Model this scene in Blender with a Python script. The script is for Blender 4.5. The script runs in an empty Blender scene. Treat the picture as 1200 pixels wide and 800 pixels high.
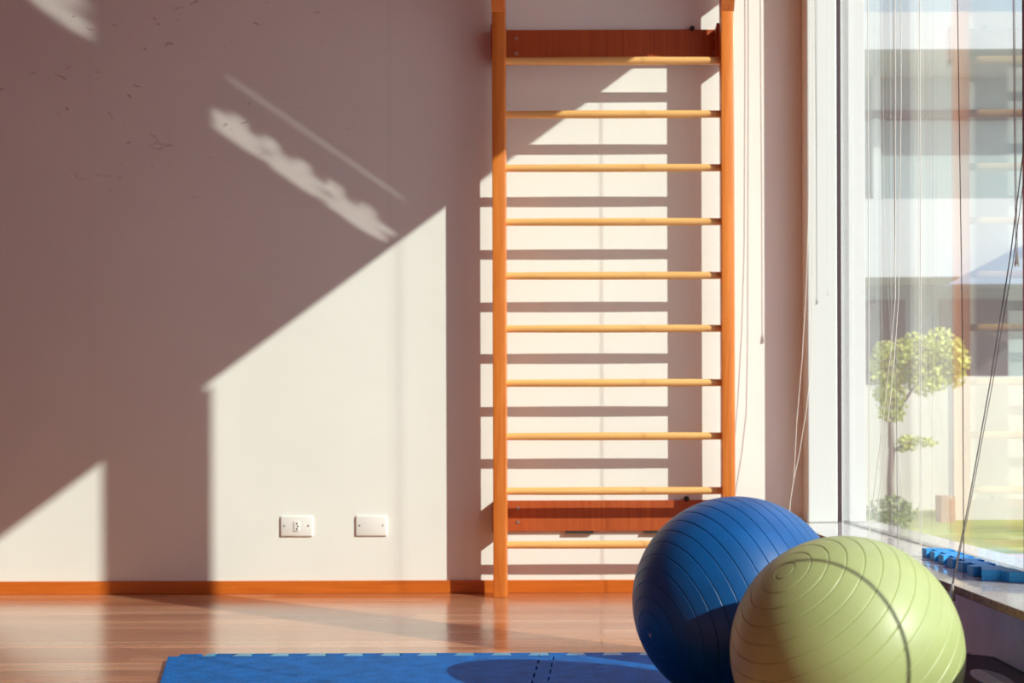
import bpy, bmesh, math, random
from mathutils import Vector, Matrix
random.seed(7)
S = bpy.context.scene
C = S.collection

# ------------------------------------------------------------------ camera
F = 1400.0                 # focal length in pixels of a 1200 wide frame
U0, V0 = 704.0, 530.0      # principal point
SC = 290.0                 # pixels per metre on the far wall
D = F / SC                 # camera to far wall
H = 164.0 / SC             # camera height
ROLL = 0.0030
def at(px, py, y):
    """world point at depth y that the photograph shows at pixel (px, py)"""
    a, b = px - U0, py - V0
    u, v = a - ROLL * b, b + ROLL * a
    return Vector((u * y / F, y, H - v * y / F))
cam_d = bpy.data.cameras.new('camera')
cam = bpy.data.objects.new('camera', cam_d); C.objects.link(cam)
cam.location = (0, 0, H)
cam.rotation_euler = (Matrix.Rotation(math.pi / 2, 3, 'X') @ Matrix.Rotation(-ROLL, 3, 'Z')).to_euler()
cam_d.sensor_width = 36; cam_d.lens = F * 36 / 1200
cam_d.shift_x = (600 - U0) / 1200; cam_d.shift_y = (V0 - 400) / 1200
cam_d.clip_start = 0.02; cam_d.clip_end = 300
cam_d.dof.use_dof = True; cam_d.dof.focus_distance = 3.2; cam_d.dof.aperture_fstop = 4.5
S.camera = cam

# ------------------------------------------------------------------ materials
def mat(name):
    m = bpy.data.materials.new(name); m.use_nodes = True
    nt = m.node_tree; nt.nodes.clear()
    out = nt.nodes.new('ShaderNodeOutputMaterial')
    return m, nt, out
def nd(nt, t, **kw):
    n = nt.nodes.new(t)
    for k, v in kw.items():
        if k in n.inputs: n.inputs[k].default_value = v
        else: setattr(n, k, v)
    return n
def lk(nt, a, b): nt.links.new(a, b)
def c4(c): return (c[0], c[1], c[2], 1.0)
def ramp(nt, fac, stops):
    r = nt.nodes.new('ShaderNodeValToRGB')
    e = r.color_ramp.elements
    while len(e) > 1: e.remove(e[-1])
    e[0].position = stops[0][0]; e[0].color = c4(stops[0][1])
    for p, c in stops[1:]:
        x = e.new(p); x.color = c4(c)
    lk(nt, fac, r.inputs[0])
    return r
def pbr(name, col, rough=0.5, metal=0.0, spec=0.5, noise=None, bump=None, coat=0.0, sss=0.0):
    """noise=(scale, amount) mottles the colour; bump=(scale, strength)"""
    m, nt, out = mat(name)
    p = nd(nt, 'ShaderNodeBsdfPrincipled', Roughness=rough, Metallic=metal)
    p.inputs['Specular IOR Level'].default_value = spec
    p.inputs['Coat Weight'].default_value = coat
    p.inputs['Coat Roughness'].default_value = 0.08
    p.inputs['Base Color'].default_value = c4(col)
    geo = nd(nt, 'ShaderNodeNewGeometry')
    if noise:
        n = nd(nt, 'ShaderNodeTexNoise', Scale=noise[0], Detail=5.0)
        lk(nt, geo.outputs['Position'], n.inputs['Vector'])
        k = noise[1]
        r = ramp(nt, n.outputs['Fac'], [(0.3, [x * (1 - k) for x in col]), (0.7, [min(1, x * (1 + k)) for x in col])])
        lk(nt, r.outputs[0], p.inputs['Base Color'])
    if bump:
        n = nd(nt, 'ShaderNodeTexNoise', Scale=bump[0], Detail=3.0)
        lk(nt, geo.outputs['Position'], n.inputs['Vector'])
        b = nd(nt, 'ShaderNodeBump', Strength=bump[1], Distance=0.01)
        lk(nt, n.outputs['Fac'], b.inputs['Height']); lk(nt, b.outputs[0], p.inputs['Normal'])
    if sss:
        p.inputs['Subsurface Weight'].default_value = sss
        p.inputs['Subsurface Radius'].default_value = (0.02, 0.02, 0.01)
    lk(nt, p.outputs[0], out.inputs[0])
    return m
def wood(name, c1, c2, stretch, rough=0.35, coat=0.3, scale=1.0, warp=1.0):
    """grain lies along the axis with the small stretch factor"""
    m, nt, out = mat(name)
    geo = nd(nt, 'ShaderNodeNewGeometry')
    mp = nd(nt, 'ShaderNodeMapping'); mp.inputs['Scale'].default_value = stretch
    lk(nt, geo.outputs['Position'], mp.inputs[0])
    n = nd(nt, 'ShaderNodeTexNoise', Scale=scale, Detail=6.0, Roughness=0.6, Distortion=warp)
    lk(nt, mp.outputs[0], n.inputs['Vector'])
    r = ramp(nt, n.outputs['Fac'], [(0.25, c1), (0.5, [(a + b) / 2 for a, b in zip(c1, c2)]), (0.75, c2)])
    p = nd(nt, 'ShaderNodeBsdfPrincipled', Roughness=rough)
    p.inputs['Coat Weight'].default_value = coat; p.inputs['Coat Roughness'].default_value = 0.15
    lk(nt, r.outputs[0], p.inputs['Base Color'])
    b = nd(nt, 'ShaderNodeBump', Strength=0.08, Distance=0.004)
    lk(nt, n.outputs['Fac'], b.inputs['Height']); lk(nt, b.outputs[0], p.inputs['Normal'])
    lk(nt, p.outputs[0], out.inputs[0])
    return m

M = {}
M['post'] = wood('varnished_post', (.60, .15, .02), (.86, .28, .05), (40, 40, 2.2), rough=.4, coat=.1)
M['rung'] = wood('pale_rung', (.78, .40, .12), (.92, .56, .21), (2.5, 45, 45), rough=.4, coat=.1)
M['board'] = wood('red_board', (.36, .062, .014), (.50, .115, .026), (70, 20, 2.2), rough=.45, coat=.05)
M['base'] = wood('skirting_wood', (.52, .115, .012), (.70, .18, .025), (2.5, 40, 40), rough=.3)
M['white_frame'] = pbr('white_frame', (.72, .73, .70), .35)
M['plate'] = pbr('white_plate', (.86, .86, .83), .25)
M['dark_gap'] = pbr('dark_gasket', (.045, .02, .025), .6)
M['hole'] = pbr('socket_hole', (.03, .025, .025), .8)
M['screw'] = pbr('screw_metal', (.55, .5, .45), .35, metal=.8)
M['ceiling'] = pbr('ceiling_boards', (.34, .07, .09), .7, noise=(6, .1))
M['room'] = pbr('room_paint', (.66, .22, .30), .8)
M['render'] = pbr('under_sill_paint', (.84, .76, .84), .7, noise=(9, .08), bump=(60, .1))
M['exterior'] = pbr('outer_wall_paint', (.78, .74, .66), .8)
M['cord'] = pbr('white_cord', (.80, .76, .68), .6)
M['grey_cord'] = pbr('grey_cord', (.30, .28, .27), .6)
M['dark_cord'] = pbr('dark_cord', (.10, .08, .085), .6)
M['clear'] = pbr('clear_plastic', (.92, .95, .95), .12, spec=.8)
M['clear'].node_tree.nodes['Principled BSDF'].inputs['Transmission Weight'].default_value = .85
M['clear'].node_tree.nodes['Principled BSDF'].inputs['IOR'].default_value = 1.2
M['step'] = pbr('black_rubber', (.028, .020, .030), .55)
M['badge'] = pbr('pale_badge', (.94, .97, .94), .2)
M['badge_grey'] = pbr('grey_badge', (.50, .52, .55), .25)
M['highlight_metal'] = pbr('highlight_metal', (.6, .6, .65), .2, metal=1)
M['strip'] = pbr('blue_foam', (.04, .40, .85), .55, spec=.4, noise=(30, .12), bump=(220, .25))
M['strip_side'] = M['strip']
M['mat'] = pbr('blue_mat', (.004, .125, .42), .7, spec=.2, noise=(22, .22), bump=(140, .35))
M['mat_edge'] = pbr('sheen_blue_mat', (.05, .33, .52), .35, spec=.8, noise=(22, .15), bump=(140, .2))  # paler than the mat: grazing sheen put into the strip's colour
M['ball_blue'] = pbr('blue_vinyl', (.001, .090, .30), .42, spec=.5, noise=(14, .12), bump=(300, .03))
M['ball_green'] = pbr('green_vinyl', (.42, .48, .19), .42, spec=.5, noise=(9, .08), bump=(300, .03))
M['valve'] = pbr('valve_plug', (.45, .45, .42), .4)
M['lawn'] = pbr('lawn', (.30, .34, .06), .9, noise=(1.3, .35))
M['paving'] = pbr('paving', (.60, .50, .40), .8, noise=(2.0, .1))
M['house_pale'] = pbr('pale_render', (.66, .62, .54), .8, noise=(.8, .05))
M['house_white'] = pbr('white_render', (.54, .57, .56), .8)
M['house_grey'] = pbr('grey_cladding', (.29, .36, .36), .5)
M['house_dark'] = pbr('dark_opening', (.07, .055, .065), .5)
M['roof_blue'] = pbr('slate_roof', (.26, .34, .44), .6)
M['brick'] = pbr('brown_pier', (.42, .28, .18), .8)
M['leaf'] = pbr('leaf', (.52, .56, .14), .6, noise=(6, .35))
M['leaf_dark'] = pbr('leaf_dark', (.20, .28, .07), .6, noise=(6, .35))
M['bark'] = pbr('bark', (.16, .11, .09), .9)

def wall_material():
    m, nt, out = mat('white_plaster')
    geo = nd(nt, 'ShaderNodeNewGeometry')
    sep = nd(nt, 'ShaderNodeSeparateXYZ'); lk(nt, geo.outputs['Position'], sep.inputs[0])
    n = nd(nt, 'ShaderNodeTexNoise', Scale=2.2, Detail=4.0)
    lk(nt, geo.outputs['Position'], n.inputs['Vector'])
    base = ramp(nt, n.outputs['Fac'], [(.3, (.83, .84, .79)), (.7, (.87, .88, .83))])
    col = base.outputs[0]
    def mul(a, b, op='MULTIPLY'):
        x = nd(nt, 'ShaderNodeMath', operation=op)
        for i, v in enumerate((a, b)):
            if isinstance(v, (int, float)): x.inputs[i].default_value = v
            else: lk(nt, v, x.inputs[i])
        return x.outputs[0]
    def dark(fac, c):
        nonlocal col
        mx = nd(nt, 'ShaderNodeMix', data_type='RGBA')
        lk(nt, fac, mx.inputs[0]); lk(nt, col, mx.inputs[6]); mx.inputs[7].default_value = c4(c)
        col = mx.outputs[2]
    # faint grey vertical lines: shadow edges of pier and cord painted in
    for px, w, k in ((107, .02, .03), (457, .014, .05)):
        x0 = at(px, 450, D).x
        d = mul(mul(sep.outputs[0], x0, 'SUBTRACT'), 0, 'ADD')
        d = nd(nt, 'ShaderNodeMath', operation='ABSOLUTE'); lk(nt, mul(sep.outputs[0], x0, 'SUBTRACT'), d.inputs[0])
        mr = nd(nt, 'ShaderNodeMapRange'); lk(nt, d.outputs[0], mr.inputs[0])
        mr.inputs[1].default_value = w * .4; mr.inputs[2].default_value = w
        mr.inputs[3].default_value = k; mr.inputs[4].default_value = 0
        dark(mr.outputs[0], (.42, .38, .34))
    # scuffs: short strokes, denser high on the left
    mp = nd(nt, 'ShaderNodeMapping'); mp.inputs['Scale'].default_value = (4.0, 1, 9.0)
    mp.inputs['Rotation'].default_value = (0, .35, 0)
    lk(nt, geo.outputs['Position'], mp.inputs[0])
    s1 = nd(nt, 'ShaderNodeTexNoise', Scale=2.6, Detail=2.0, Distortion=1.4); lk(nt, mp.outputs[0], s1.inputs['Vector'])
    r1 = ramp(nt, s1.outputs['Fac'], [(.69, (0, 0, 0)), (.73, (1, 1, 1))])
    hz = nd(nt, 'ShaderNodeMapRange'); lk(nt, sep.outputs[2], hz.inputs[0])
    hz.inputs[1].default_value = 1.5; hz.inputs[2].default_value = 2.0
    hx = nd(nt, 'ShaderNodeMapRange'); lk(nt, sep.outputs[0], hx.inputs[0])
    hx.inputs[1].default_value = -.8; hx.inputs[2].default_value = -1.4
    f = mul(mul(r1.outputs[0], hz.outputs[0]), mul(hx.outputs[0], .5))
    dark(f, (.30, .20, .18))
    p = nd(nt, 'ShaderNodeBsdfPrincipled', Roughness=.55)
    p.inputs['Specular IOR Level'].default_value = .25
    lk(nt, col, p.inputs['Base Color'])
    n2 = nd(nt, 'ShaderNodeTexNoise', Scale=9.0, Detail=6.0); lk(nt, geo.outputs['Position'], n2.inputs['Vector'])
    b = nd(nt, 'ShaderNodeBump', Strength=.12, Distance=.01)
    lk(nt, n2.outputs['Fac'], b.inputs['Height']); lk(nt, b.outputs[0], p.inputs['Normal'])
    lk(nt, p.outputs[0], out.inputs[0])
    return m
M['wall'] = wall_material()

def floor_material():
    m, nt, out = mat('laminate_planks')
    geo = nd(nt, 'ShaderNodeNewGeometry')
    br = nd(nt, 'ShaderNodeTexBrick')
    br.inputs['Scale'].default_value = 1.0
    br.inputs['Brick Width'].default_value = 1.3; br.inputs['Row Height'].default_value = .12
    br.inputs['Mortar Size'].default_value = .0015; br.inputs['Mortar Smooth'].default_value = .1
    br.inputs['Color1'].default_value = (.50, .19, .09, 1); br.inputs['Color2'].default_value = (.76, .38, .21, 1)
    br.inputs['Mortar'].default_value = (.20, .08, .04, 1)
    lk(nt, geo.outputs['Position'], br.inputs['Vector'])
    mp = nd(nt, 'ShaderNodeMapping'); mp.inputs['Scale'].default_value = (.8, 15, 1)
    lk(nt, geo.outputs['Position'], mp.inputs[0])
    n = nd(nt, 'ShaderNodeTexNoise', Scale=1.4, Detail=6.0, Roughness=.6); lk(nt, mp.outputs[0], n.inputs['Vector'])
    r = ramp(nt, n.outputs['Fac'], [(.3, (.58, .55, .52)), (.7, (1.0, 1.0, 1.0))])
    mx = nd(nt, 'ShaderNodeMix', data_type='RGBA', blend_type='MULTIPLY'); mx.inputs[0].default_value = 1
    lk(nt, br.outputs[0], mx.inputs[6]); lk(nt, r.outputs[0], mx.inputs[7])
    p = nd(nt, 'ShaderNodeBsdfPrincipled', Roughness=.22)
    p.inputs['Specular IOR Level'].default_value = .9
    p.inputs['Coat Weight'].default_value = .5; p.inputs['Coat Roughness'].default_value = .15
    rr = ramp(nt, n.outputs['Fac'], [(.3, (.19,) * 3), (.7, (.27,) * 3)]); lk(nt, rr.outputs[0], p.inputs['Roughness'])
    lk(nt, mx.outputs[2], p.inputs['Base Color'])
    b = nd(nt, 'ShaderNodeBump', Strength=.10, Distance=.003)
    lk(nt, n.outputs['Fac'], b.inputs['Height']); lk(nt, b.outputs[0], p.inputs['Normal'])
    lk(nt, p.outputs[0], out.inputs[0])
    return m
M['floor'] = floor_material()

def granite(name, c1, c2, rough):
    m, nt, out = mat(name)
    geo = nd(nt, 'ShaderNodeNewGeometry')
    v = nd(nt, 'ShaderNodeTexVoronoi', Scale=170.0); lk(nt, geo.outputs['Position'], v.inputs['Vector'])
    n = nd(nt, 'ShaderNodeTexNoise', Scale=60.0, Detail=4.0); lk(nt, geo.outputs['Position'], n.inputs['Vector'])
    mx = nd(nt, 'ShaderNodeMix', data_type='RGBA'); mx.inputs[0].default_value = .5
    lk(nt, v.outputs['Color'], mx.inputs[6]); lk(nt, n.outputs['Fac'], mx.inputs[7])
    bw = nd(nt, 'ShaderNodeRGBToBW'); lk(nt, mx.outputs[2], bw.inputs[0])
    r = ramp(nt, bw.outputs[0], [(.3, c1), (.65, c2)])
    p = nd(nt, 'ShaderNodeBsdfPrincipled', Roughness=rough)
    lk(nt, r.outputs[0], p.inputs['Base Color']); lk(nt, p.outputs[0], out.inputs[0])
    return m
M['granite'] = granite('polished_granite', (.50, .48, .45), (.74, .72, .68), .07)
M['granite_edge'] = granite('sawn_granite', (.12, .05, .035), (.34, .17, .12), .6)

def glass_material():
    m, nt, out = mat('window_glass')
    geo = nd(nt, 'ShaderNodeNewGeometry')
    dp = nd(nt, 'ShaderNodeVectorMath', operation='DOT_PRODUCT')
    lk(nt, geo.outputs['Normal'], dp.inputs[0]); lk(nt, geo.outputs['Incoming'], dp.inputs[1])
    ab = nd(nt, 'ShaderNodeMath', operation='ABSOLUTE'); lk(nt, dp.outputs['Value'], ab.inputs[0])
    om = nd(nt, 'ShaderNodeMath', operation='SUBTRACT'); om.inputs[0].default_value = 1; lk(nt, ab.outputs[0], om.inputs[1])
    pw = nd(nt, 'ShaderNodeMath', operation='POWER'); lk(nt, om.outputs[0], pw.inputs[0]); pw.inputs[1].default_value = 5
    ma = nd(nt, 'ShaderNodeMath', operation='MULTIPLY_ADD'); lk(nt, pw.outputs[0], ma.inputs[0])
    ma.inputs[1].default_value = .96; ma.inputs[2].default_value = .04
    tr = nd(nt, 'ShaderNodeBsdfTransparent'); tr.inputs[0].default_value = (.97, .99, .98, 1)
    gl = nd(nt, 'ShaderNodeBsdfGlossy', Roughness=0.0)
    mx = nd(nt, 'ShaderNodeMixShader'); lk(nt, ma.outputs[0], mx.inputs[0])
    lk(nt, tr.outputs[0], mx.inputs[1]); lk(nt, gl.outputs[0], mx.inputs[2])
    # film of dust on the pane
    df = nd(nt, 'ShaderNodeBsdfDiffuse'); df.inputs[0].default_value = (.9, .92, .88, 1)
    tl = nd(nt, 'ShaderNodeBsdfTranslucent'); tl.inputs[0].default_value = (.9, .92, .88, 1)
    ad = nd(nt, 'ShaderNodeMixShader'); ad.inputs[0].default_value = .6
    lk(nt, df.outputs[0], ad.inputs[1]); lk(nt, tl.outputs[0], ad.inputs[2])
    m2 = nd(nt, 'ShaderNodeMixShader'); m2.inputs[0].default_value = .045
    lk(nt, mx.outputs[0], m2.inputs[1]); lk(nt, ad.outputs[0], m2.inputs[2])
    lk(nt, m2.outputs[0], out.inputs[0])
    return m
M['glass'] = glass_material()

# ------------------------------------------------------------------ mesh helpers
class MB:
    def __init__(s): s.bm = bmesh.new()
    def box(s, x0, x1, y0, y1, z0, z1, bev=0.0, seg=2):
        r = bmesh.ops.create_cube(s.bm, size=1)
        vs = r['verts']
        for v in vs:
            v.co = Vector(((x0 + x1) / 2 + v.co.x * (x1 - x0), (y0 + y1) / 2 + v.co.y * (y1 - y0), (z0 + z1) / 2 + v.co.z * (z1 - z0)))
        if bev:
            es = list({e for v in vs for e in v.link_edges})
            bmesh.ops.bevel(s.bm, geom=es, offset=bev, segments=seg, profile=.5, affect='EDGES')
        return s
    def tube(s, pts, r, n=10, cap=True):
        pts = [Vector(p) for p in pts]
        rs = r if isinstance(r, (list, tuple)) else [r] * len(pts)
        rings = []
        ref = None
        for i, p in enumerate(pts):
            t = (pts[min(i + 1, len(pts) - 1)] - pts[max(i - 1, 0)]).normalized()
            if ref is None: ref = Vector((0, 0, 1)) if abs(t.z) < .9 else Vector((1, 0, 0))
            a = (ref - t * ref.dot(t)).normalized(); b = t.cross(a); ref = a
            rings.append([s.bm.verts.new(p + (a * math.cos(2 * math.pi * k / n) + b * math.sin(2 * math.pi * k / n)) * rs[i]) for k in range(n)])
        for i in range(len(rings) - 1):
            for k in range(n):
                s.bm.faces.new((rings[i][k], rings[i][(k + 1) % n], rings[i + 1][(k + 1) % n], rings[i + 1][k]))
        if cap:
            s.bm.faces.new(rings[0][::-1]); s.bm.faces.new(rings[-1])
        return s
    def prism(s, poly, z0, z1, bev=0.0):
        """polygon (x, y) extruded in z; poly given counter-clockwise"""
        lo = [s.bm.verts.new((x, y, z0)) for x, y in poly]
        hi = [s.bm.verts.new((x, y, z1)) for x, y in poly]
        n = len(poly)
        s.bm.faces.new(lo[::-1]); top = s.bm.faces.new(hi)
        for i in range(n): s.bm.faces.new((lo[i], lo[(i + 1) % n], hi[(i + 1) % n], hi[i]))
        if bev:
            bmesh.ops.bevel(s.bm, geom=list(top.edges), offset=bev, segments=2, profile=.5, affect='EDGES')
        return s
    def lathe(s, prof, centre, axis, seg=128):
        """prof: (distance along axis, radius) pairs"""
        axis = Vector(axis).normalized()
        a = axis.orthogonal().normalized(); b = axis.cross(a)
        centre = Vector(centre)
        rings = []
        for h, r in prof:
            if r < 1e-6: rings.append([s.bm.verts.new(centre + axis * h)])
            else: rings.append([s.bm.verts.new(centre + axis * h + (a * math.cos(2 * math.pi * k / seg) + b * math.sin(2 * math.pi * k / seg)) * r) for k in range(seg)])
        for i in range(len(rings) - 1):
            A, B = rings[i], rings[i + 1]
            for k in range(seg):
                q = (k + 1) % seg
                if len(A) == 1: s.bm.faces.new((A[0], B[k], B[q]))
                elif len(B) == 1: s.bm.faces.new((A[k], B[0], A[q]))
                else: s.bm.faces.new((A[k], B[k], B[q], A[q]))
        return s
    def build(s, name, m, parent=None, smooth=False, loc=None, kind=None, label=None):
        bmesh.ops.recalc_face_normals(s.bm, faces=s.bm.faces)
        me = bpy.data.meshes.new(name)
        org = Vector((0, 0, 0))
        if parent is not None: org = world_loc(parent)
        elif loc is not None: org = Vector(loc)
        for v in s.bm.verts: v.co -= org
        s.bm.to_mesh(me); s.bm.free()
        for mm in (m if isinstance(m, (list, tuple)) else [m]): me.materials.append(mm)
        if smooth:
            for p in me.polygons: p.use_smooth = True
        o = bpy.data.objects.new(name, me); C.objects.link(o)
        if parent is not None: o.parent = parent
        else: o.location = org
        if kind: o['kind'] = kind
        if label: o['label'] = label
        return o
def world_loc(o):
    v = Vector(o.location)
    while o.parent: o = o.parent; v += Vector(o.location)
    return v
def smooth_by_angle(o, deg=40):
    me = o.data
    for p in me.polygons: p.use_smooth = True
    bm = bmesh.new(); bm.from_mesh(me)
    for e in bm.edges:
        if len(e.link_faces) == 2 and e.calc_face_angle(0) > math.radians(deg): e.smooth = False
    bm.to_mesh(me); bm.free()
    return o
def empty(name, loc, label=None, cat=None, group=None, kind=None):
    o = bpy.data.objects.new(name, None); C.objects.link(o); o.location = loc
    o.empty_display_size = .05
    tag(o, label, cat, group, kind); return o
def tag(o, label=None, cat=None, group=None, kind=None):
    if label: o['label'] = label
    if cat: o['category'] = cat
    if group: o['group'] = group
    if kind: o['kind'] = kind
    return o

# ------------------------------------------------------------------ the room
XL, YF, ZC = -4.2, -1.6, 3.05          # left wall, wall behind the camera, ceiling
XG = .962                              # plane of the glazing
HEAD = 2.80                            # underside of the window head
ZS = H - 80.75 / SC                    # top of the granite sill
XS = .735                              # front edge of the sill
XW = .885                              # face of the low wall under the sill
P0, P1 = D - 2.384, D - 2.138          # pier between the two windows

def struct(name, mb, m, cat=None, label=None, parent=None):
    return mb.build(name, m, parent, kind='structure')
struct('floor', MB().box(XL - .2, 1.1, YF - .2, D + .2, -.12, 0), M['floor'])
struct('ceiling', MB().box(XL - .2, 1.1, YF - .2, D + .2, ZC, ZC + .15), M['ceiling'])
struct('wall_back', MB().box(XL - .2, 1.06, D, D + .2, 0, ZC), M['wall'])
struct('wall_left', MB().box(XL - .2, XL, YF, D, 0, ZC), M['room'])
struct('wall_front', MB().box(XL - .2, 1.06, YF - .2, YF, 0, ZC), M['room'])
wr = MB()
wr.box(XW, 1.06, YF, D, 0, ZS - .018)                 # low wall under the sill
wr.box(.90, 1.06, YF, D, HEAD, ZC)                    # head
wr.box(.90, 1.06, YF, -.2, ZS - .018, HEAD)           # solid end behind the camera
struct('wall_right', wr, M['render'])
struct('wall_pier', MB().box(.95, 1.098, P0, P1, ZS, HEAD, .004), M['room'])
sl = MB().box(XS, 1.10, YF, D, ZS - .018, ZS, .002)
sill = struct('trim_1', sl, [M['granite'], M['granite_edge']])
for p in sill.data.polygons:
    if p.normal.x < -.9: p.material_index = 1
BB = MB().box(XL, XW, D - .012, D, 0, .052, .002)
struct('baseboard_back', BB, M['base'])

JY = D - .125                          # front of the jamb
win = empty('window_1', (XG, D - 1, ZS), kind='structure')
jx0 = at(946, 300, JY).x
jx1 = at(981, 300, JY).x
MB().box(jx0, jx1, JY, D, ZS, HEAD, .006, 3).build('jamb', M['white_frame'], win)
MB().box(jx1, jx1 + .022, JY + .03, D, ZS, HEAD).build('gasket', M['dark_gap'], win)
MB().box(jx1 + .022, 1.055, JY + .05, D, ZS, HEAD, .003).build('outer_frame', M['white_frame'], win)
MB().box(XG + .0, XG + .012, P1, JY + .03, ZS, ZS + .008).build('bottom_track', M['clear'], win)
MB().box(XG - .003, XG + .003, P1, JY + .04, ZS + .001, HEAD).build('glass_pane', M['glass'], win)
win2 = empty('window_2', (XG, 1, ZS), kind='structure')
MB().box(XG - .003, XG + .003, -.2, P0, ZS + .001, HEAD).build('glass_pane', M['glass'], win2)

# ------------------------------------------------------------------ wall bars
PF, PB = D - .165, D - .090            # front and back of the posts
YR = D - .118                          # rungs
pl = at(584.8, 350, PF).x; pr = at(853.5, 350, PF).x
bars = empty('wall_bars', ((pl + pr) / 2, PF, 0), 'tall varnished wooden wall bars with ten pale rungs, standing against the white wall', 'wall bars')
for x in (pl, pr):
    smooth_by_angle(MB().box(x - .0255, x + .0255, PF, PB, 0, 2.62, .004).build('post', M['post'], bars))
for x in (pl, pr):                                     # forward sloping arms that carry the top of the bars
    mb = MB()
    prof = [(PF + .002, 2.283), (PF - .20, 2.515), (PF - .20, 2.60), (PF + .002, 2.60)]
    A = [mb.bm.verts.new((x - .0255, y, z)) for y, z in prof]; B = [mb.bm.verts.new((x + .0255, y, z)) for y, z in prof]
    mb.bm.faces.new(A); mb.bm.faces.new(B[::-1])
    for i in range(4): mb.bm.faces.new((A[i], B[i], B[(i + 1) % 4], A[(i + 1) % 4]))
    mb.build('top_arm', M['post'], bars)
rz = [at(718, y, YR).z for y in (71.5, 134, 196.8, 260, 323, 385, 448.5, 511, 575, 638)]
for z in rz:
    x0, x1 = pl + .018, pr - .018
    N = 15
    pts = []; rr = []
    for i in range(N):
        t = i / (N - 1)
        pts.append((x0 + (x1 - x0) * t, YR, z)); rr.append(.0142 + .0016 * math.sin(math.pi * t))
    r_ = MB().tube(pts, rr, 16).build('rung', M['rung'], bars)
    smooth_by_angle(r_, 50)
def rail(y0, y1, name):
    a = at(718, y1, D - .015).z; b = at(718, y0, D - .015).z
    o = MB().box(pl - .02, pr - .005, D - .018, D - .001, a, b, .002).build(name, M['board'], bars)
    for x in (pl, pr):
        MB().box(x - .036, x + .022, PB - .002, D - .001, a, b, .003).build('spacer_block', M['board'], bars)
    for px in (605, 838):
        for t in (.3, .75):
            p = at(px, 0, D - .02)
            MB().lathe([(.003, 0), (.003, .006), (0, .007), (-.002, .007)], (p.x, D - .018, a + (b - a) * t), (0, -1, 0), 14).build('screw', M['screw'], o)
    return a, b
t0, t1 = rail(35, 74.5, 'top_rail')
b0, b1 = rail(586, 622, 'bottom_rail')
for px in (679, 771):                                   # dark cut-outs of the wall hooks under the lower rail
    x = at(px, 622, D - .01).x
    MB().prism([(x - .056, D - .020), (x + .056, D - .020), (x + .056, D - .001), (x - .056, D - .001)], b0 - .009, b0).build('hook', M['hole'], bars)
for px, z in ((811, t1), (803, b1)):
    x = at(px, 40, D - .01).x
    MB().lathe([(-.012, 0), (-.012, .012), (.010, .010), (.013, 0)], (x, D - .012, z + .004), (0, -1, 0), 14).build('hook_pin', M['hole'], bars)

# ------------------------------------------------------------------ wall plates
def plate(px0, px1, py0, py1, label, socket):
    a = at(px0, py1, D); b = at(px1, py0, D)
    cx, cz = (a.x + b.x) / 2, (a.z + b.z) / 2
    e = empty('socket_plate' if socket else 'blank_plate', (cx, D, cz), label, 'wall plate')
    w, h = (b.x - a.x) / 2, (b.z - a.z) / 2
    smooth_by_angle(MB().box(cx - w, cx + w, D - .009, D + .002, cz - h, cz + h, .006, 3).build('cover', M['plate'], e))
    for s in (-1, 1):
        MB().lathe([(.002, 0), (.002, .003), (0, .0035)], (cx + s * w * .74, D - .009, cz + .002), (0, -1, 0), 12).build('screw', M['screw'], e)
    if socket:
        ins = MB().box(cx - .010, cx + .012, D - .0125, D - .008, cz - .020, cz + .020, .004).build('socket_insert', M['plate'], e)
        for dz in (-.011, .0, .011):
            MB().lathe([(.001, 0), (.001, .0033), (0, .0034)], (cx + .003 - abs(dz) * .0 + (.004 if dz == 0 else 0), D - .0125, cz + dz), (0, -1, 0), 12).build('socket_hole', M['hole'], ins)
plate(329, 367, 604, 628.5, 'white wall plate with a small socket and two screws, left of the blank plate', True)
plate(417, 454, 603.5, 628, 'plain blank white wall plate with two screws, right of the socket plate', False)

# ------------------------------------------------------------------ exercise balls
def ball(name, px, py, rp, ypx, R, axis, m, label, valve, nring, first):
    y = F * R / rp
    c = at(px, py, y)
    c.z = R + ypx
    # the ring pole sits where the photograph shows it
    o_ = Vector((0, 0, H)); d_ = (at(axis[0], axis[1], 1.0) - o_).normalized()
    oc = o_ - c; bq = oc.dot(d_); disc = bq * bq - (oc.length_squared - R * R)
    axis = (o_ + d_ * (-bq - math.sqrt(max(0, disc))) - c).normalized()
    prof = [(R, 0.0)]
    g = .0015
    angs = [first + i * (180 - 2 * first) / (nring - 1) for i in range(nring)]
    marks = [(0, R)]
    last = 0
    for a in angs:
        st = (a - last) / 4
        for k in range(1, 4): marks.append((last + st * k, R))
        w = math.degrees(.00125 / R)
        marks += [(a - 2.2 * w, R), (a - 1.2 * w, R), (a - w, R - .0001), (a - w * .3, R - g), (a + w * .3, R - g), (a + w, R - .0001), (a + 1.2 * w, R), (a + 2.2 * w, R)]
        last = a
    for k in range(1, 5): marks.append((last + (180 - last) * k / 4, R))
    prof = [(r * math.cos(math.radians(t)), max(0, r * math.sin(math.radians(t)))) for t, r in marks]
    prof[0] = (R, 0); prof[-1] = (-R, 0)
    e = empty(name, (c.x, c.y, ypx), label, 'exercise ball')
    MB().lathe(prof, c, axis, 160).build('shell', m, e, smooth=True)
    ax = Vector(axis).normalized()
    if valve:
        MB().lathe([(R + .0015, 0), (R + .0015, .0035), (R - .001, .005)], c, ax, 20).build('valve_plug', M['valve'], e)
    return c
MATZ = .014
bc = ball('exercise_ball', 863, 704, 122, MATZ, .2274, (762, 744), M['ball_blue'],
          'dark blue ridged exercise ball on the mat, behind the lime green ball', True, 23, 5)
gc = ball('exercise_ball', 991, 764, 135, .0, .207, (919, 668), M['ball_green'],
          'lime green ridged exercise ball in front of the blue ball, nearest the camera', False, 21, 5.5)

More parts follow.
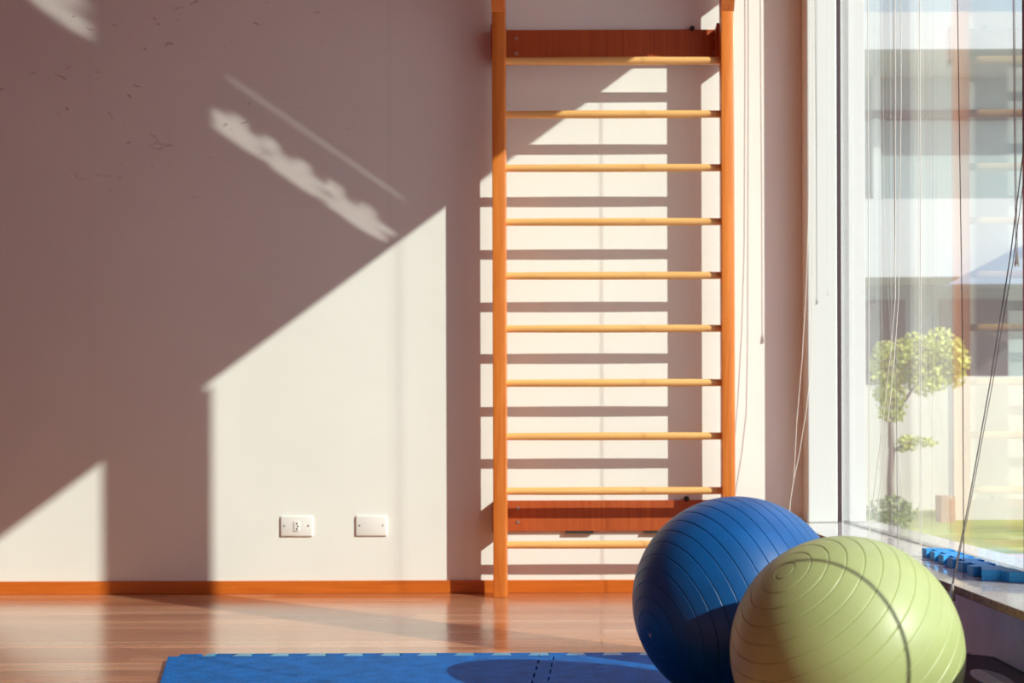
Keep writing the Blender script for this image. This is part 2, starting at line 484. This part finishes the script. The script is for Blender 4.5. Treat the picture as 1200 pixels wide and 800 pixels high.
# ------------------------------------------------------------------ floor mats
PITCH, DEP = .098, .040
def teeth(x0, x1, y, out, phase=0.0):
    """dovetail outline from x0 to x1 along y; teeth stick out by `out`"""
    pts = []
    n = max(1, round(abs(x1 - x0) / PITCH)); p = (x1 - x0) / n
    for i in range(n):
        a = x0 + p * i
        pts += [(a + p * .30, y), (a + p * .20, y + out), (a + p * .80, y + out), (a + p * .70, y)]
    return pts
def side(y0, y1, x, out):
    return [(b, a) for a, b in teeth(y0, y1, x, out)]
my = D / 1.466                                          # far edge of the mats
mr = .020
xl = at(203, 771, my).x; xj = at(632, 771, my).x; LEN = xj - xl
def tile(x0, x1, y0, y1, label, left_teeth, skew=0.0):
    poly = [(x0 + skew, y0), (x1, y0)]
    poly += side(y0, y1, x1, DEP)
    poly += [(x1, y1)] + teeth(x1, x0, y1, DEP) + [(x0, y1)]
    poly += [(x + (.003 if True else 0), y) for x, y in side(y1, y0, x0, DEP if left_teeth else 0)] if left_teeth else []
    o = MB().prism(poly, .001, MATZ, .002).build('foam_mat', M['mat'], None, loc=(x0, y0, 0))
    tag(o, label, 'mat', 'blue floor mats')
    return o
tile(xl, xj, my - LEN, my - DEP, 'blue jigsaw foam mat on the wooden floor, left of the mat joint', False, .30)
tile(xj + .003, xj + .80, my - LEN, my - DEP, 'blue jigsaw foam mat partly under the blue ball, right of the mat joint', True)
def edging(x0, x1, label):
    p = [(x0, my), (x0, my - DEP + .001)]
    t = teeth(x0, x1, my - DEP + .0012, DEP)
    p = [(x1, my + .006), (x0, my + .006)]
    n = max(1, round((x1 - x0) / PITCH)); q = (x1 - x0) / n
    for i in range(n):
        a = x0 + q * i
        s_ = [(a, my - DEP + .0012), (a + q * .29, my - DEP + .0012), (a + q * .19, my + .001), (a + q * .81, my + .001), (a + q * .71, my - DEP + .0012)]
        p += s_
    p += [(x1, my - DEP + .0012)]
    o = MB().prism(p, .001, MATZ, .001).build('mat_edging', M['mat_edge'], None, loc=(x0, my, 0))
    tag(o, label, 'mat edging', 'mat edge strips')
edging(xl + .095, xj, 'blue jigsaw edge strip with painted sheen along the far side of the left mat')
edging(xj + .002, xj + .80, 'blue jigsaw edge strip with painted sheen along the far side of the right mat')

# ------------------------------------------------------------------ foam strip on the sill
sx0, sx1 = .874, .903
ya, yb = 2.60, 3.175
poly = [(sx0 - .024, ya - .03), (sx0 + .018, ya - .03), (sx0 + .026, ya - .065), (sx1 + .03, ya - .075), (sx1 + .03, ya + .02)]
n = 6; q = (yb - ya - .01) / n
yy = ya + .01
for i in range(n):
    y = yy + q * i
    poly += [(sx1, y + q * .30), (sx1 + .020, y + q * .2), (sx1 + .020, y + q * .8), (sx1, y + q * .7)]
poly += [(sx1, yb), (sx0, yb)]
for i in reversed(range(n)):
    y = yy + q * i
    poly += [(sx0, y + q * .92), (sx0 - .021, y + q * 1.0), (sx0 - .021, y + q * .42), (sx0, y + q * .50)]
poly = [(x - .052 * (yb - y), y) for x, y in poly]
o = MB().prism(poly, ZS + .0005, ZS + .0225, .0015).build('foam_strip', M['strip'], None, loc=(sx0, ya, ZS))
tag(o, 'bright blue jigsaw foam strip lying on the granite window sill', 'foam strip')

# ------------------------------------------------------------------ aerobic step
ZT = .112
far = at(1150, 763, 2.69)
sy1 = F * (H - ZT) / 235.0
st = empty('aerobic_step', (.76, sy1 - .35, 0), 'black ribbed aerobic step with pale oval badge, between green ball and low wall', 'step')
sb = MB()
sxa, sxb = .655, XW - .006
def rrect(x0, x1, y0, y1, r, n=6):
    P = []
    for cx, cy, a0 in ((x1 - r, y0 + r, -90), (x1 - r, y1 - r, 0), (x0 + r, y1 - r, 90), (x0 + r, y0 + r, 180)):
        for k in range(n + 1):
            a = math.radians(a0 + 90 * k / n); P.append((cx + r * math.cos(a), cy + r * math.sin(a)))
    return P
sb.prism(rrect(sxa, sxb, sy1 - .72, sy1, .03), 0.0, ZT - .006, .006)
body = smooth_by_angle(sb.build('platform', M['step'], st))
rb = MB()
k = 0
y = sy1 - .70
while y < sy1 - .03:
    rb.box(sxa + .02, sxb - .02, y, y + .007, ZT - .006, ZT - .002, .001, 1); y += .014
tread = rb.build('tread_ribs', pbr('tread', (.22, .16, .20), .35), st)
bd = at(1160, 794, F * (H - ZT) / 264.0)
def oval(cx, cy, rx, ry, n=40): return [(cx + rx * math.cos(2 * math.pi * i / n), cy + ry * math.sin(2 * math.pi * i / n)) for i in range(n)]
def rot(P, cx, cy, a): return [(cx + (x - cx) * math.cos(a) - (y - cy) * math.sin(a), cy + (x - cx) * math.sin(a) + (y - cy) * math.cos(a)) for x, y in P]
bg = MB().prism(rot(oval(bd.x, bd.y - .015, .032, .10), bd.x, bd.y, 0.0), ZT - .003, ZT).build('badge', M['badge'], st)
half = [(x, y) for x, y in oval(bd.x, bd.y - .015, .031, .098) if x >= bd.x + .004]
half.sort(key=lambda p: math.atan2(p[1] - bd.y + .015, p[0] - bd.x))
MB().prism(half, ZT - .001, ZT + .0008).build('badge_reflection', M['badge_grey'], bg)  # grey half of the badge: a reflection put into its colour
MB().tube([(sxa + .03, sy1 - .006, ZT - .004), (sxb - .045, sy1 - .006, ZT - .004)], .0035, 8).build('edge_highlight', M['highlight_metal'], st)  # bright bar added for the highlight along the step's far edge

# ------------------------------------------------------------------ blind with its cords
XB = .90
bl = empty('window_blind', (XB, D - 1.1, HEAD), 'raised window blind whose thin cords, wand and tassels hang before the tall glass pane', 'window blind')
MB().box(XB - .035, XB + .03, P1 + .02, JY - .01, HEAD - .028, HEAD, .003).build('headrail', M['white_frame'], bl)
def cord(name, pix, r, m, top=True, n=8):
    """pix: (px, py, depth) list from top to bottom"""
    pts = [at(*p) for p in pix]
    if top: pts.insert(0, Vector((pts[0].x, pts[0].y, HEAD - .02)))
    mb = MB().tube(pts, r, n)
    return smooth_by_angle(mb.build(name, m, bl)), pts
def tassel(p, par, m, L=.03, r=.0055):
    MB().lathe([(0, 0), (0, r * .5), (-L * .4, r * .75), (-L * .8, r), (-L, r), (-L, 0)], p, (0, 0, 1), 14).build('tassel', m, par, smooth=False)
def ydep(px, X): return X * F / (px - U0)
Yj = JY - .03
o, p = cord('pull_cord', [(955, 0, Yj), (956.5, 180, Yj), (957, 346, Yj)], .0011, M['grey_cord']); tassel(p[-1], o, M['clear'], .03, .005)
o, p = cord('pull_cord', [(969.5, 0, Yj), (970, 340, Yj)], .0006, M['cord']); tassel(p[-1], o, M['clear'], .022, .0035)
Yk = JY - .06
cord('loop_cord', [(953, 0, Yk), (952.5, 230, Yk), (952, 350, Yk), (950.5, 430, Yk), (945, 480, Yk), (936, 535, Yk), (930, 562, Yk), (926.5, 585, Yk), (925, 602, Yk), (926, 625, Yk - .05)], .0013, M['cord'])
cord('loop_cord', [(949, 0, Yk), (948, 230, Yk), (945, 330, Yk), (940, 420, Yk), (934, 490, Yk), (931, 545, Yk), (930, 560, Yk)], .0013, M['cord'])
Y3 = ydep(1049, XB)
cord('lift_cord', [(1047, 0, Y3), (1049, 300, Y3), (1052, 636, Y3)], .0011, M['grey_cord'])
cord('pull_cord', [(1049.5, 120, Y3 - .02), (1049, 350, Y3 - .02), (1045, 400, Y3 - .02), (1034, 500, Y3 - .04), (1021, 604, Y3 + .06)], .0011, M['cord'])
cord('pull_cord', [(1056, 120, Y3 - .02), (1053, 350, Y3 - .02), (1048, 420, Y3 - .02), (1038, 520, Y3 - .04), (1026, 610, Y3 + .04)], .0011, M['cord'])
Y5 = ydep(1127, .795)
cord('lift_cord', [(1122, 0, Y5), (1125, 200, Y5), (1128, 400, Y5), (1129.5, 677, Y5)], .0010, M['dark_cord'])
Y6 = ydep(1190, XB)
o, p = cord('tilt_wand', [(1188, 0, Y6), (1190, 200, Y6), (1191.5, 298, Y6)], .0024, M['clear']); tassel(p[-1], o, M['clear'], .026, .005)
Y7 = ydep(1199, XB)
o, p = cord('pull_cord', [(1199, 180, Y7), (1184, 300, Y7 - .01), (1160, 450, Y7 - .03), (1135, 590, Y7 - .05), (1116, 684, Y7 - .08)], .0013, M['dark_cord'])
tassel(p[-1], o, M['screw'], .035, .006)
cord('pull_cord', [(1201, 200, Y7), (1187.5, 305, Y7 - .01), (1163, 450, Y7 - .03), (1137, 590, Y7 - .05), (1117, 684, Y7 - .08)], .0009, M['dark_cord'])
for X_, px_, r_ in ((.004, 705, .0015), (-.822, 466, .0011), (-.80, 469, .0007)):
    t_ = (XB + .02 - X_) / 1.246
    o_ = MB().tube([(XB + .02, D - t_, HEAD - .02), (XB + .02, D - t_, ZS + .004)], r_, 8).build('lift_cord', M['cord'], bl)
# wand of the blind in the nearer window (its shadow crosses the green ball)
bl2 = empty('window_blind', (XB, 1.2, HEAD), 'raised window blind of the nearer window beside the camera', 'window blind')
MB().box(XB - .035, XB + .03, .0, P0 - .02, HEAD - .028, HEAD, .003).build('headrail', M['white_frame'], bl2)
MB().tube([(XB, 1.63, HEAD - .02), (XB, 1.63, ZS + .06)], .0032, 10).build('tilt_wand', M['dark_cord'], bl2)

# ------------------------------------------------------------------ outdoors
GZ = -.10
struct('ground', MB().box(1.06, 40, -6, 60, GZ - .1, GZ), M['lawn'])
struct('terrace_paving', MB().box(1.06, 40, -6, 7.6, GZ, GZ + .012), M['paving'])
def hz(y, d): return H + (530 - y) * d / F
def hx(x, d): return (x - 704) * d / F
# large pale house
YB = 13.6
hs = empty('house', (8, YB + 2, GZ), 'large pale two-storey house across the lawn, seen through the glass', 'building')
w = MB()
w.box(1.6, 20, YB, YB + 5, GZ, hz(452, YB))
w.build('lower_wall', M['house_pale'], hs)
MB().box(1.6, 20, YB + .6, YB + 5, hz(452, YB), hz(327, YB)).build('recessed_wall', M['house_grey'], hs)
MB().box(1.6, 20, YB - .1, YB + 5, hz(327, YB), hz(236, YB)).build('balcony_wall', M['house_white'], hs)
MB().box(1.6, 20, YB + .5, YB + 5, hz(236, YB), hz(76, YB)).build('upper_wall', M['house_grey'], hs)
MB().box(1.4, 20, YB - .5, YB + 5.4, hz(76, YB), hz(34, YB)).build('roof_slab', M['house_white'], hs)
for x in (1034,):
    MB().box(hx(x, YB), hx(x, YB) + .09, YB + .42, YB + .5, hz(236, YB), hz(76, YB)).build('mullion', M['house_white'], hs)
MB().box(1.6, 20, YB + .40, YB + .5, hz(128, YB), hz(118, YB)).build('transom', M['house_dark'], hs)
for x0, x1 in ((1015, 1075), (1118, 1200)):
    MB().box(hx(x0, YB), hx(x1, YB), YB + .52, YB + .6, hz(452, YB), hz(345, YB)).build('window', M['house_dark'], hs)
gx = hx(1178, YB - .5)
A = [(gx - .62, hz(334, YB - .5)), (gx + 1.2, hz(334, YB - .5)), (gx + .28, hz(284, YB - .5))]
g = MB()
vs0 = [g.bm.verts.new((x, YB - .5, z)) for x, z in A]; vs1 = [g.bm.verts.new((x, YB - .1, z)) for x, z in A]
g.bm.faces.new(vs0); g.bm.faces.new(vs1[::-1])
for i in range(3): g.bm.faces.new((vs0[i], vs1[i], vs1[(i + 1) % 3], vs0[(i + 1) % 3]))
g.build('porch_gable', M['roof_blue'], hs, label='blue slate gable')
YW = 11.6
gw = MB().box(hx(1118, YW), 16, YW, YW + .2, GZ, hz(442, YW)).build('garden_wall', M['house_pale'], None, loc=(hx(1118, YW), YW, GZ))
tag(gw, 'pale cream garden wall at the back of the lawn', 'garden wall')
pi = MB().box(hx(1103, 11.2), hx(1119, 11.2), 11.2, 11.4, GZ, hz(582, 11.2)).build('brick_pier', M['brick'], None, loc=(hx(1110, 11.2), 11.2, GZ))
tag(pi, 'short brown brick pier at the end of the garden wall', 'pier')
# young tree
def leaves(mb, c, rad, n, size):
    for _ in range(n):
        while True:
            d = Vector((random.uniform(-1, 1), random.uniform(-1, 1), random.uniform(-1, 1)))
            if d.length < 1 and d.length > .25 * random.random(): break
        p = Vector(c) + Vector((d.x * rad[0], d.y * rad[1], d.z * rad[2]))
        a = Vector((random.uniform(-1, 1), random.uniform(-1, 1), random.uniform(-.4, .4))).normalized()
        b = a.orthogonal().normalized(); b = Matrix.Rotation(random.uniform(0, 6.3), 3, a) @ b
        L, W = size * random.uniform(.7, 1.2), size * random.uniform(.3, .5)
        q = [p, p + a * L * .5 + b * W, p + a * L, p + a * L * .5 - b * W]
        mb.bm.faces.new([mb.bm.verts.new(v) for v in q])
YT = 9.4
tb = at(1044, 625, YT); tb.z = GZ
tr = empty('young_tree', tb, 'slim young tree with yellow green crown on the lawn outside the window', 'tree')
def tp(x, y, dy=0): return at(x, y, YT + dy)
MB().tube([tb, tp(1043, 560), tp(1045, 530), tp(1043, 495), tp(1050, 440), tp(1056, 405)], [.030, .026, .026, .022, .014, .005], 8).build('trunk', M['bark'], tr, smooth=True)
MB().tube([tp(1045, 530), tp(1060, 520), tp(1085, 516)], [.014, .01, .004], 6).build('branch', M['bark'], tr, smooth=True)
MB().tube([tp(1043, 495), tp(1070, 455), tp(1100, 425)], [.014, .01, .004], 6).build('branch', M['bark'], tr, smooth=True)
lf = MB()
for x, y, rx, rz_, n in ((1040, 425, 20, 26, 300), (1070, 418, 26, 28, 420), (1100, 412, 26, 28, 420), (1118, 425, 16, 30, 260), (1045, 470, 17, 28, 260), (1085, 445, 26, 18, 260), (1036, 450, 16, 24, 180), (1080, 518, 16, 6, 70), (1062, 524, 12, 5, 40), (1060, 520, 8, 10, 40)):
    leaves(lf, tp(x, y), (rx * YT / F, rx * YT / F, rz_ * YT / F), int(n * 1.5), .042)
lf.build('foliage', M['leaf'], tr)
bs = empty('shrub', tb + Vector((.0, -.30, 0)), 'small leafy shrub at the foot of the young tree', 'shrub')
sh = MB(); leaves(sh, tp(1045, 603, -.30), (.19, .16, .15), 420, .04); sh.build('foliage', M['leaf_dark'], bs)
MB().tube([tb + Vector((.0, -.30, 0)), tp(1044, 603, -.30)], [.008, .004], 6).build('stem', M['bark'], bs)

# ------------------------------------------------------------------ light
sun_d = bpy.data.lights.new('sun', 'SUN'); sun = bpy.data.objects.new('sun', sun_d); C.objects.link(sun)
direction = Vector((-1.246, 1.0, -.92))
sun.rotation_euler = direction.to_track_quat('-Z', 'Y').to_euler()
sun.location = (6, -5, 6)
sun_d.energy = 5.5; sun_d.color = (.98, .985, .885); sun_d.angle = math.radians(.55)
wd = bpy.data.worlds.new('sky'); S.world = wd; wd.use_nodes = True
nt = wd.node_tree; nt.nodes.clear()
o = nt.nodes.new('ShaderNodeOutputWorld'); b = nt.nodes.new('ShaderNodeBackground')
tc = nt.nodes.new('ShaderNodeTexCoord'); sp = nt.nodes.new('ShaderNodeSeparateXYZ')
nt.links.new(tc.outputs['Generated'], sp.inputs[0])
r = ramp(nt, sp.outputs[2], [(0, (.42, .47, .50)), (.35, (.24, .31, .36)), (.55, (.42, .46, .62)), (1, (.60, .50, .92))])
nt.links.new(r.outputs[0], b.inputs[0]); b.inputs[1].default_value = 3.1
nt.links.new(b.outputs[0], o.inputs[0])

# added narrow lamps standing in for sun mirrored by the polished granite sill
gu = Vector((-1.246, 1.0, .866)).normalized()
ge1 = (Vector((0, 1, 0)) - gu * gu.y).normalized(); ge2 = gu.cross(ge1)
grot = Matrix((ge1, -ge2, -gu)).transposed()
if grot.determinant() < 0: grot = Matrix((ge1, ge2, -gu)).transposed()
def glint(xa, xb, y0, y1, e):
    d = bpy.data.lights.new('sill_bounce_lamp', 'AREA'); d.shape = 'RECTANGLE'
    d.size = (y1 - y0) * (Vector((0, 1, 0)) - gu * gu.y).length
    d.size_y = abs((xb - xa) * ge2.x)
    d.spread = math.radians(.8); d.color = (1.0, .98, .88)
    d.energy = e * d.size * d.size_y
    o = bpy.data.objects.new('sill_bounce_lamp', d); C.objects.link(o)
    o.rotation_euler = grot.to_euler()
    o.location = Vector(((xa + xb) / 2, (y0 + y1) / 2, ZS)) + gu * .05
GE = 2.0
def run(xa, xb, ta, tb, e, step=.20):
    n = max(1, math.ceil((ta - tb) / step))
    for i in range(n): glint(xa, xb, D - ta + (ta - tb) * i / n, D - ta + (ta - tb) * (i + 1) / n, e)
run(XS, .795, 1.865, 1.31, GE)
run(.795, .853, 1.915, 1.33, GE)
t = 1.90
while t > 1.42:                                   # gaps between the teeth of the foam strip
    glint(.853, .900, D - t, D - t + .05, GE); t -= .1045
run(1.076, 1.090, 2.08, 1.50, GE * .9)
for k in range(4):
    x = XS + .054 * k
    run(x, x + .054, 2.64, (x + .027 + 2.05) / 1.246, GE, .3)

# ------------------------------------------------------------------ render settings
S.view_settings.view_transform = 'Standard'; S.view_settings.look = 'None'
S.view_settings.exposure = 0.0; S.view_settings.gamma = 1.0; S.view_settings.use_curve_mapping = False
cy = S.cycles
cy.use_denoising = True
try: cy.denoiser = 'OPENIMAGEDENOISE'
except Exception: pass
cy.max_bounces = 12; cy.diffuse_bounces = 6; cy.glossy_bounces = 6; cy.transparent_max_bounces = 16
cy.sample_clamp_indirect = 6.0
cy.caustics_reflective = False; cy.caustics_refractive = False
